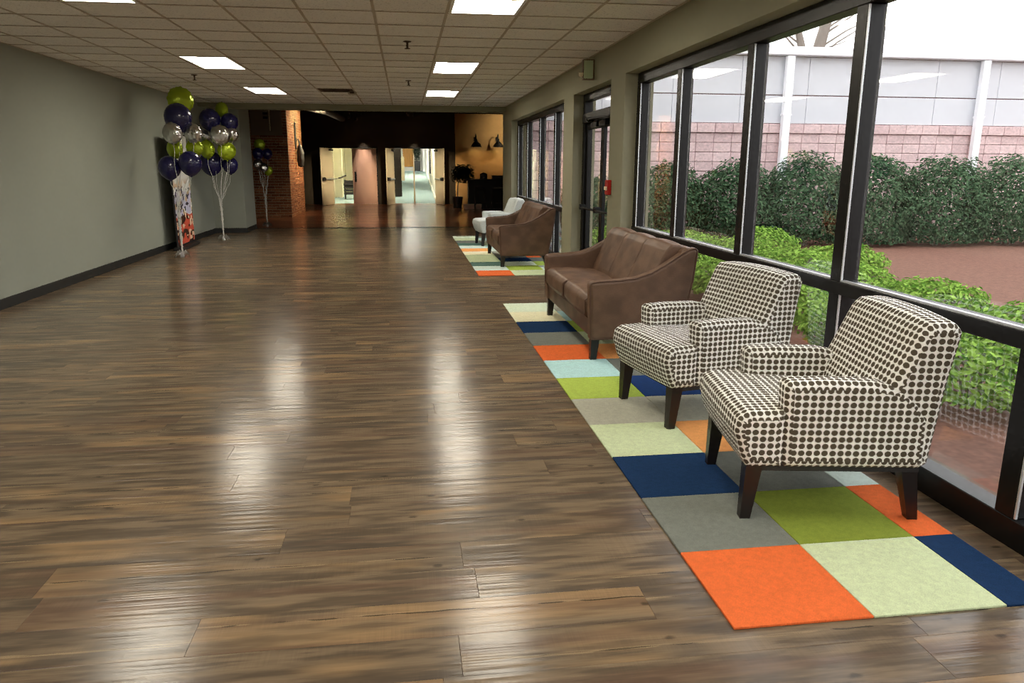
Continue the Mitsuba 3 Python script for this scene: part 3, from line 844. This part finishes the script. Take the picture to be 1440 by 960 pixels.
# ------------------------------------------------------------------ rugs
def rug(y0, x0, cols_, label):
    t = thing('carpet_tile_rug', label, 'rug')
    for c, seq in enumerate(cols_):
        for k, idx in enumerate(seq):
            w = 0.5 if c < 2 else XR - 0.02 - (x0 + 1.0)
            a, b = x0 + c * 0.5, y0 + k * 0.5
            m = box(a + 0.0008, a + w - 0.0008, b + 0.0008, b + 0.4992, 0.0, 0.009 + rng.uniform(0, 0.0006), 0.002)
            uv = np.full((len(m.vertices), 2), idx + 0.5)
            put('tile', m, 'rug', t, uv=uv)


rug(2.06, 1.03, [[ORANGE, GREY, NAVY, PALE, SAGE, LIME, BLUE, ORANGE, GREY, NAVY, YELLOWISH, MINT],
                 [PALE, OLIVE, GREY, APRICOT, SAGE, ROYAL, GREY, APRICOT, PALE, LIME, BLUE, SAGE],
                 [NAVY, ORANGE, ICE, BLUE, LIME, GREY, NAVY, ICE, ORANGE, SAGE, OLIVE, GREY]], 'rug of multicoloured square carpet tiles under the near loveseat and dotted armchairs')
rug(10.24, 0.97, [[ORANGE, ICE, TEAL, PALE, PALE, YELLOWISH, APRICOT, ICE, TEAL, GREY, PALE, MINT],
                  [PALE, LIME, MINT, NAVY, GREY, SAGE, ICE, BLUE, PALE, SAGE, BLUE, GREY],
                  [MINT, ICE, LIME, GREY, ORANGE, PALE, SAGE, NAVY, BLUE, LIME, GREY, ICE]], 'rug of multicoloured square carpet tiles under the distant loveseat')


# ------------------------------------------------------------------ dotted armchair
def armchair(m):
    P = []
    w = 0.355
    seat_c = rounded([(-0.27, 0.25), (-0.27, 0.494), (-0.1, 0.490), (0.16, 0.468), (0.16, 0.25)], 0.008)
    seat_f = rounded([(-0.395, 0.245), (-0.425, 0.30), (-0.455, 0.40), (-0.445, 0.462), (-0.40, 0.488), (-0.25, 0.494), (-0.245, 0.485), (-0.245, 0.245)], 0.008)
    P.append(('seat', uvdict(joined([puff(seat_c, -w + 0.118, w - 0.118, 0.006, crown=0.004, start=(-0.249, 0.494)), puff(seat_f, -w, w, 0.035, crown=0.004, start=(-0.249, 0.494))]), m)))
    arm = rounded([(-0.25, 0.245), (-0.262, 0.60), (-0.245, 0.618), (-0.1, 0.624), (0.10, 0.62), (0.22, 0.595), (0.29, 0.54), (0.34, 0.46), (0.345, 0.245)], 0.028)
    for y in (-1, 1):
        P.append(('arm', uvdict(puff(arm, min(y * (w - 0.125), y * w), max(y * (w - 0.125), y * w), 0.034), m)))
    back = rounded([(0.10, 0.40), (0.13, 0.52), (0.265, 0.83), (0.30, 0.868), (0.40, 0.872), (0.435, 0.83), (0.40, 0.62), (0.36, 0.25), (0.17, 0.25)], 0.03)
    P.append(('backrest', uvdict(puff(back, -w + 0.004, w - 0.004, 0.04, crown=0.012), m)))
    for x, y in ((-0.36, -0.30), (-0.36, 0.30), (0.29, -0.29), (0.29, 0.29)):
        P.append(('leg', mikit.ply(leg(x, y, 0.255, 0.035, 0.022, (-0.02 if x < 0 else 0.05), 0.0), 'leg_wood')))
    P.append(('underframe', mikit.ply(box(-0.37, 0.33, -0.33, 0.33, 0.225, 0.25), 'charcoal')))
    return P


def stand(x, y, deg):
    return T().translate([x, y, 0.0095]).rotate([0, 0, 1], deg)


dotted = armchair('dot_fabric')
t = thing('dotted_armchair', 'dotted cream and brown armchair nearest the camera, cut by the photo edge', 'armchair')
place(dotted, t, stand(1.835, 3.06, -9))
t = thing('dotted_armchair', 'dotted cream and brown armchair between the brown loveseat and the nearest armchair', 'armchair')
place(dotted, t, stand(1.80, 4.31, 10))
t = thing('grey_armchair', 'pale grey armchair behind the distant brown loveseat by the far window', 'armchair')
place(armchair('grey_fabric'), t, stand(1.76, 14.45, 6))


# ------------------------------------------------------------------ brown loveseat
def loveseat():
    P = []
    rail = rounded([(-0.385, 0.165), (-0.39, 0.315), (0.26, 0.315), (0.26, 0.165)], 0.012)
    shell = rounded([(0.14, 0.165), (0.20, 0.45), (0.30, 0.84), (0.335, 0.868), (0.40, 0.865), (0.425, 0.83), (0.36, 0.45), (0.31, 0.165)], 0.02)
    P.append(('frame', uvdict(joined([puff(rail, -0.87, 0.87, 0.01), puff(shell, -0.94, 0.94, 0.02)]), 'leather')))
    arm = [(-0.41, 0.165), (-0.425, 0.59), (-0.41, 0.615), (-0.34, 0.625), (-0.20, 0.63), (-0.06, 0.645), (0.06, 0.685), (0.16, 0.74), (0.26, 0.805), (0.34, 0.855), (0.40, 0.872), (0.425, 0.85), (0.40, 0.62), (0.31, 0.165)]
    arm = rounded(arm, 0.02)
    for y in (-1, 1):
        P.append(('arm', uvdict(puff(arm, min(y * 0.86, y * 0.965), max(y * 0.86, y * 0.965), 0.028), 'leather')))
        o = offset(arm, 0.006)
        P.append(('>piping', mikit.ply(tube(np.column_stack([np.r_[o[:, 0], o[:1, 0]], np.full(len(o) + 1, y * 0.959), np.r_[o[:, 1], o[:1, 1]]]), 0.006, 5), 'leather_piping', smooth=True)))
    cush = rounded([(-0.40, 0.318), (-0.425, 0.36), (-0.425, 0.455), (-0.39, 0.492), (-0.2, 0.498), (0.12, 0.475), (0.12, 0.318)], 0.03)
    for a, b in ((-0.858, -0.002), (0.002, 0.858)):
        P.append(('seat_cushion', uvdict(puff(cush, a, b, 0.03, crown=0.012), 'leather')))
        P.append(('>piping', mikit.ply(tube([[-0.395, a + 0.008, 0.488], [-0.43, a + 0.008, 0.46], [-0.428, a + 0.008, 0.345], [-0.405, a + 0.03, 0.32], [-0.405, b - 0.03, 0.32], [-0.428, b - 0.008, 0.345], [-0.43, b - 0.008, 0.46], [-0.395, b - 0.008, 0.488]], 0.005, 5), 'leather_piping', smooth=True)))
    back = rounded([(0.04, 0.44), (0.06, 0.52), (0.20, 0.84), (0.245, 0.89), (0.33, 0.885), (0.37, 0.83), (0.26, 0.44)], 0.035)
    P.append(('backrest', uvdict(joined([puff(back, -0.857 + i * 0.5717, -0.857 + (i + 1) * 0.5717, 0.022, crown=0.012) for i in range(3)]), 'leather')))
    for x, y in ((-0.36, -0.90), (-0.36, 0.90), (0.26, -0.90), (0.26, 0.90)):
        P.append(('leg', mikit.ply(leg(x, y, 0.175, 0.034, 0.024, (-0.01 if x < 0 else 0.05), 0.0), 'leg_wood')))
    return P


sofa = loveseat()
t = thing('loveseat', 'brown leather loveseat with swooping arms next to the dotted armchair', 'loveseat')
place(sofa, t, stand(1.79, 6.46, 0))
t = thing('loveseat', 'brown leather loveseat on the distant rug beside the far window', 'loveseat')
place(sofa, t, stand(1.78, 12.02, 0))

# ------------------------------------------------------------------ balloons, banner
def balloon_mesh(kind, r):
    if kind == 'navy':
        m = trimesh.creation.icosphere(3, 1.0)
        v = m.vertices.copy()
        s = np.where(v[:, 2] < 0, 1 + 0.12 * v[:, 2] ** 2, 1.0)
        taper = 1 - 0.12 * np.clip(-v[:, 2], 0, 1) ** 3
        m.vertices = np.column_stack([v[:, 0] * taper, v[:, 1] * taper, v[:, 2] * s]) * r
        return m
    m = trimesh.creation.icosphere(4, 1.0)
    v = m.vertices.copy()
    ang = np.arctan2(v[:, 2], v[:, 0])
    rim = np.exp(-(v[:, 1] / 0.28) ** 2)
    v[:, 1] *= 0.62
    wr = 1 + 0.035 * rim * np.sin(ang * 19 + 2 * np.sin(ang * 3)) + 0.02 * np.sin(ang * 9) * rim
    import meshkit
    q = v * [3.2, 3.2, 2.2]
    wr = wr + (0.10 if kind == 'silver' else 0.04) * (meshkit.fbm(q + 5.3, 2, 3) - 0.5)
    m.vertices = v * wr[:, None] * r
    return m


BAL = {}
MATS = {'navy': 'navy_latex', 'lime': 'lime_foil', 'silver': 'silver_foil'}
WORD = {'navy': 'glossy navy blue', 'lime': 'shiny lime green', 'silver': 'crinkled silver foil'}


def balloon(kind, c, r, knot, foot, where, yaw=0.0):
    t = thing('balloon', f'{WORD[kind]} balloon {where}', 'balloon')
    if kind not in BAL:
        BAL[kind] = mikit.ply(balloon_mesh(kind, 1.0), MATS[kind], smooth=True)
    c = np.array(c, float)
    tw = T().translate(c.tolist()).rotate([0, 0, 1], yaw).scale([r, r, r * (1.06 if kind == 'navy' else 1.0)])
    bd = put('body', BAL[kind], None, t, tw=tw)
    b = c - [0, 0, r * 1.06 * (1.12 if kind == 'navy' else 1.0)]
    put('knot', lathe([(0.004, 0.022), (0.012, 0.01), (0.02, -0.012), (0.004, -0.006)], 10, b), MATS[kind], bd)
    n = 26
    s = np.linspace(0, 1, n)
    knot, foot = np.array(knot), np.array(foot)
    k = 9
    pth = np.vstack([b + (knot - b) * (np.linspace(0, 1, k)[:, None]) ** np.array([1.4, 1.4, 1.0]), knot + (foot - knot) * np.linspace(0, 1, n)[1:, None]])
    w = npr.uniform(0, 6)
    q = np.arange(len(pth))
    pth[1:-1] += np.column_stack([0.012 * np.sin(q * 1.7 + w), 0.012 * np.cos(q * 1.7 + w), 0 * q])[1:-1]
    put('ribbon', tube(pth, 0.0048, 5), 'ribbon', t, smooth=True)


def weight(x, y, text):
    t = thing('balloon_weight', text, 'balloon weight')
    put('body', lathe([(0, 0), (0.03, 0), (0.034, 0.02), (0.022, 0.06), (0.012, 0.09), (0.0, 0.09)], 12, (x, y, 0)), 'silver_foil', t)
    fr = []
    for i in range(14):
        a = i * 2 * math.pi / 14 + 0.2
        fr.append(tube([[x + 0.02 * math.cos(a), y + 0.02 * math.sin(a), 0.07], [x + 0.07 * math.cos(a), y + 0.07 * math.sin(a), 0.06 + 0.025 * (i % 3)], [x + 0.12 * math.cos(a), y + 0.12 * math.sin(a), 0.012 + 0.03 * (i % 2)]], [0.006, 0.011, 0.003], 5))
    put('foil_fringe', cat_(fr), 'silver_foil', t)


W2 = (-3.65, 15.82)
weight(*W2, 'silver foil balloon weight on the floor before the middle balloon cluster')
for kind, x, y, z, r, where in [
    ('lime', -3.53, 15.99, 2.54, 0.14, 'at the very top of the middle cluster'),
    ('navy', -3.73, 15.82, 2.34, 0.195, 'upper left in the middle cluster'),
    ('navy', -3.39, 15.94, 2.30, 0.165, 'upper right in the middle cluster'),
    ('silver', -3.90, 15.97, 2.04, 0.12, 'left of the big silver one in the middle cluster'),
    ('silver', -3.49, 15.51, 2.04, 0.185, 'biggest and in the centre of the middle cluster'),
    ('silver', -3.34, 15.81, 2.06, 0.13, 'right of the big silver one in the middle cluster'),
    ('lime', -3.79, 15.66, 1.78, 0.175, 'lower left in the middle cluster'),
    ('lime', -3.43, 15.68, 1.75, 0.175, 'lower right in the middle cluster'),
    ('navy', -3.80, 15.93, 1.52, 0.215, 'lowest and biggest in the middle cluster'),
    ('navy', -3.45, 15.97, 1.48, 0.15, 'lowest right in the middle cluster')]:
    balloon(kind, (x, y, z), r, (W2[0] + rng.uniform(-.02, .02), W2[1], 0.75), (W2[0], W2[1], 0.09), where, rng.uniform(-40, 40))
W1 = (-3.66, 12.95)
weight(*W1, 'silver foil balloon weight on the floor in front of the printed banner')
for kind, x, y, z, r, where in [
    ('lime', -3.53, 13.17, 2.49, 0.205, 'at the very top of the leftmost cluster'),
    ('navy', -3.52, 12.90, 2.21, 0.205, 'below the top lime one in the leftmost cluster'),
    ('silver', -3.56, 12.66, 1.96, 0.16, 'on the left of the leftmost cluster'),
    ('silver', -3.30, 12.84, 1.97, 0.15, 'on the right of the leftmost cluster'),
    ('lime', -3.64, 13.00, 1.73, 0.15, 'lower left in the leftmost cluster'),
    ('lime', -3.35, 13.05, 1.75, 0.13, 'lower right in the leftmost cluster'),
    ('navy', -3.72, 12.90, 1.44, 0.17, 'lowest left in the leftmost cluster'),
    ('navy', -3.38, 12.83, 1.51, 0.175, 'lowest right in the leftmost cluster')]:
    balloon(kind, (x, y, z), r, (W1[0] + rng.uniform(-.02, .02), W1[1], 0.8), (W1[0], W1[1], 0.09), where, rng.uniform(-40, 40))
W3 = (-3.40, 19.3)
weight(*W3, 'silver foil balloon weight just past the corner of the grey wall')
for kind, x, y, z, r, where in [
    ('lime', -3.47, 19.40, 1.97, 0.13, 'topmost in the shaded cluster behind the wall corner'),
    ('navy', -3.50, 19.27, 1.75, 0.13, 'left in the shaded cluster behind the wall corner'),
    ('navy', -3.31, 19.43, 1.75, 0.12, 'right in the shaded cluster behind the wall corner'),
    ('silver', -3.50, 19.21, 1.50, 0.12, 'left in the shaded cluster behind the wall corner'),
    ('silver', -3.35, 19.09, 1.43, 0.1, 'middle of the shaded cluster behind the wall corner'),
    ('lime', -3.31, 19.40, 1.35, 0.11, 'lowest in the shaded cluster behind the wall corner')]:
    balloon(kind, (x, y, z), r, (W3[0] + rng.uniform(-.02, .02), W3[1], 0.75), (W3[0], W3[1], 0.09), where, rng.uniform(-40, 40))

t = thing('printed_banner', 'tall white printed banner of a crowd standing by the left wall behind balloons', 'banner')
bx0, by0, bx1, by1, bh = -3.99, 13.95, -4.05, 15.2, 2.0
dv = np.array([bx1 - bx0, by1 - by0]); L = np.linalg.norm(dv); dv /= L
ang = math.degrees(math.atan2(dv[1], dv[0]))
n_ = 2
sheet = box(0, L, -0.004, 0.004, 0.09, bh)
uvb = np.column_stack([sheet.vertices[:, 0] / L, (sheet.vertices[:, 2] - 0.09) / (bh - 0.09)])
put('print', move(turn(sheet, ang), bx0, by0, 0), 'banner_print', t, uv=uvb)
put('backing', move(turn(cat_([box(-0.03, L + 0.02, 0.006, 0.03, 0.05, bh + 0.02, 0.004)]), ang), bx0, by0, 0), 'charcoal', t)
put('base', move(turn(box(-0.04, L + 0.04, -0.09, 0.09, 0.0, 0.06, 0.01), ang), bx0, by0, 0), 'charcoal', t)

# ------------------------------------------------------------------ courtyard
struct('ground_outside', box(XR + 0.3, 30, -10, 40, -0.3, -0.06), 'mulch')
YC = 15.8
cw = struct('courtyard_wall', box(2.55, 20, YC + 0.02, YC + 0.4, -0.1, 3.8), 'block_joint')
n = 0
rest = []
for r in range(12):
    z0 = r * 0.2 - 0.01
    cap = r == 11
    a = 2.55
    while a < 18:
        p0, p1 = max(a, 2.55), min(a + 0.4, 18)
        d = rng.uniform(0, 0.012) + (0.05 if cap else 0)
        m = box(p0 + 0.005, p1 - 0.005, YC - d, YC + 0.05, z0 + 0.005, z0 + 0.195, 0.006)
        n += 1
        uv = np.full((len(m.vertices), 2), n + 0.5)
        if r >= 5 and 2.5 < p0 < 15.5:
            put('block', m, 'block', cw, uv=uv)
        else:
            rest.append((np.array(m.vertices), np.array(m.faces), uv))
        a += 0.4
v, f, uv = joined(rest)
lab(put('lower_blocks', trimesh.Trimesh(v, f, process=False), 'block', cw, uv=uv), kind='stuff')
for x in np.arange(2.55 + 0.03, 18, 1.5):
    put('panel', box(x + 0.004, min(18, x + 1.5) - 0.004, YC - 0.01, YC + 0.03, 2.40, 2.965, 0.004), 'metal_panel', cw)
    put('panel', box(x + 0.004, min(18, x + 1.5) - 0.004, YC - 0.02, YC + 0.03, 2.985, 3.75, 0.004), 'metal_panel', cw)
struct('roof_fascia', box(2.55, 20, YC - 0.22, YC + 0.3, 3.76, 3.93, 0.01), 'fascia_white')
for x, text in ((8.07, 'white downspout on the courtyard wall behind the dark shrubs'), (12.6, 'white downspout on the courtyard wall farther right')):
    t = thing('downspout', text, 'downspout')
    put('pipe', box(x - 0.085, x + 0.085, YC - 0.2, YC - 0.08, -0.06, 3.755, 0.01), 'fascia_white', t)
    put('strap', box(x - 0.1, x + 0.1, YC - 0.205, YC - 0.075, 2.55, 2.59), 'fascia_white', t)


def shrub(name, x, y, rx, ry, h, n, size, m, label, seed, group=None, z0=0.0, holes=0.0):
    t = thing(name, label, 'shrub', group)
    r = np.random.default_rng(seed)
    th, cz = r.uniform(0, 2 * math.pi, n), r.uniform(-0.75, 1, n)
    rad = r.uniform(0.55, 1.0, n) ** 0.5
    s = np.sqrt(1 - cz ** 2)
    d = np.column_stack([s * np.cos(th), s * np.sin(th), cz])
    import meshkit
    lump = 0.72 + 0.55 * meshkit.fbm(d * 2.6 + seed, 3, seed)
    p = d * (rad * lump)[:, None] * [rx, ry, h * 0.62] + [x, y, z0 + h * 0.42]
    p[:, 2] = np.maximum(p[:, 2], z0 + 0.03)
    put_leaves(t, leaves(p, d + [0, 0, 0.5], size, 0, seed), m)
    st = []
    for i in range(7):
        a = r.uniform(0, 6.28)
        st.append(tube([[x + 0.12 * math.cos(a), y + 0.1 * math.sin(a), z0 - 0.07], [x + 0.3 * rx * math.cos(a), y + 0.3 * ry * math.sin(a), z0 + 0.35 * h], [x + 0.6 * rx * math.cos(a), y + 0.6 * ry * math.sin(a), z0 + 0.7 * h]], [0.016, 0.012, 0.006], 5))
    put('stems', cat_(st), 'bark', t)


for i, (x, y, rx, h, text) in enumerate([(3.7, 14.7, 0.75, 1.25, 'dark evergreen shrub seen through the leftmost near pane'), (5.1, 14.6, 0.86, 1.5, 'dark evergreen shrub left of the white mullion, seen through the middle pane'),
                                         (6.5, 14.5, 0.9, 1.55, 'dark evergreen shrub just left of the white downspout'), (7.9, 14.3, 0.95, 1.7, 'dark evergreen shrub in front of the white downspout'),
                                         (9.3, 14.2, 0.98, 1.7, 'dark evergreen shrub right of the white downspout'), (10.8, 14.1, 1.0, 1.65, 'dark evergreen shrub at the right end of the courtyard hedge'), (12.4, 14.1, 1.0, 1.65, 'dark evergreen shrub beyond the right photo edge')]):
    shrub('evergreen_shrub', x, y, rx, 0.75, h, 8500, 0.042, 'dark_leaf', text, 40 + i)
gi = 0
for x, y, rx, h, text in [(3.5, 12.7, .62, .52, 'bright green low bush farthest back below the leftmost pane'), (4.6, 12.2, .66, .48, 'bright green low bush below the dark shrub left of the mullion'), (5.7, 11.4, .56, .60, 'bright green bush with the tallest sprigs beside the mullion'),
                          (3.75, 11.3, .62, .46, 'bright green low bush behind the loveseat, farther row'), (4.8, 10.5, .62, .52, 'bright green low bush behind the middle mullion'), (3.75, 9.9, .62, .44, 'bright green low bush outside the entrance side of the window'),
                          (4.95, 9.2, .62, .50, 'bright green low bush in the centre of the right pane'), (6.1, 9.9, .62, .46, 'bright green low bush at the right pane beneath the hedge'), (3.85, 8.5, .62, .46, 'bright green low bush close to the glass behind the loveseat'),
                          (5.05, 8.1, .62, .44, 'bright green low bush at the lower right of the right pane'), (3.9, 7.1, .62, .48, 'bright green low bush close to the glass behind the dotted armchair'), (3.85, 5.7, .60, .5, 'bright green low bush seen through the low pane by the dotted armchair'),
                          (3.8, 4.3, .60, .5, 'bright green low bush close to the glass nearest the camera'), (5.1, 6.7, .62, .44, 'bright green low bush in the second row nearest the camera'), (5.1, 5.3, .62, .44, 'bright green low bush in the second row behind the nearest armchair')]:
    shrub('low_bush', x, y, rx, rx * 0.9, h * 0.9, 3600, 0.03, 'bright_leaf', text, 80 + gi)
    gi += 1

t = thing('bare_tree', 'bare grey tree with two leaning trunks above the courtyard roof', 'tree')
def limb(pts, r0, r1, n=7):
    p = np.array(pts, float)
    q = np.linspace(0, len(p) - 1, n)
    return tube(np.column_stack([np.interp(q, range(len(p)), p[:, i]) for i in range(3)]), np.linspace(r0, r1, n), 7)
put('trunk', limb([[13.0, 24, -0.1], [13.3, 24, 5.2], [13.62, 24, 6.6], [14.2, 24, 10]], 0.24, 0.1), 'bark', t, smooth=True)
put('trunk', limb([[13.0, 24.2, -0.1], [12.72, 24, 5.2], [12.45, 24, 6.0], [11.9, 24, 10]], 0.16, 0.06), 'bark', t, smooth=True)
br = []
for i in range(34):
    z = rng.uniform(4.6, 9)
    s = rng.choice((-1, 1))
    x0 = np.interp(z, [0, 5.2, 6.6, 10], [13.0, 13.3, 13.62, 14.2]) if s > 0 else np.interp(z, [0, 5.2, 6, 10], [13, 12.72, 12.45, 11.9])
    ln = rng.uniform(0.6, 1.8)
    br.append(limb([[x0, 24, z], [x0 + s * ln * 0.5, 24 + rng.uniform(-.5, .5), z + ln * 0.35], [x0 + s * ln, 24 + rng.uniform(-.8, .8), z + ln * rng.uniform(.3, .9)]], 0.035, 0.008, 5))
put('branches', cat_(br), 'bark', t)
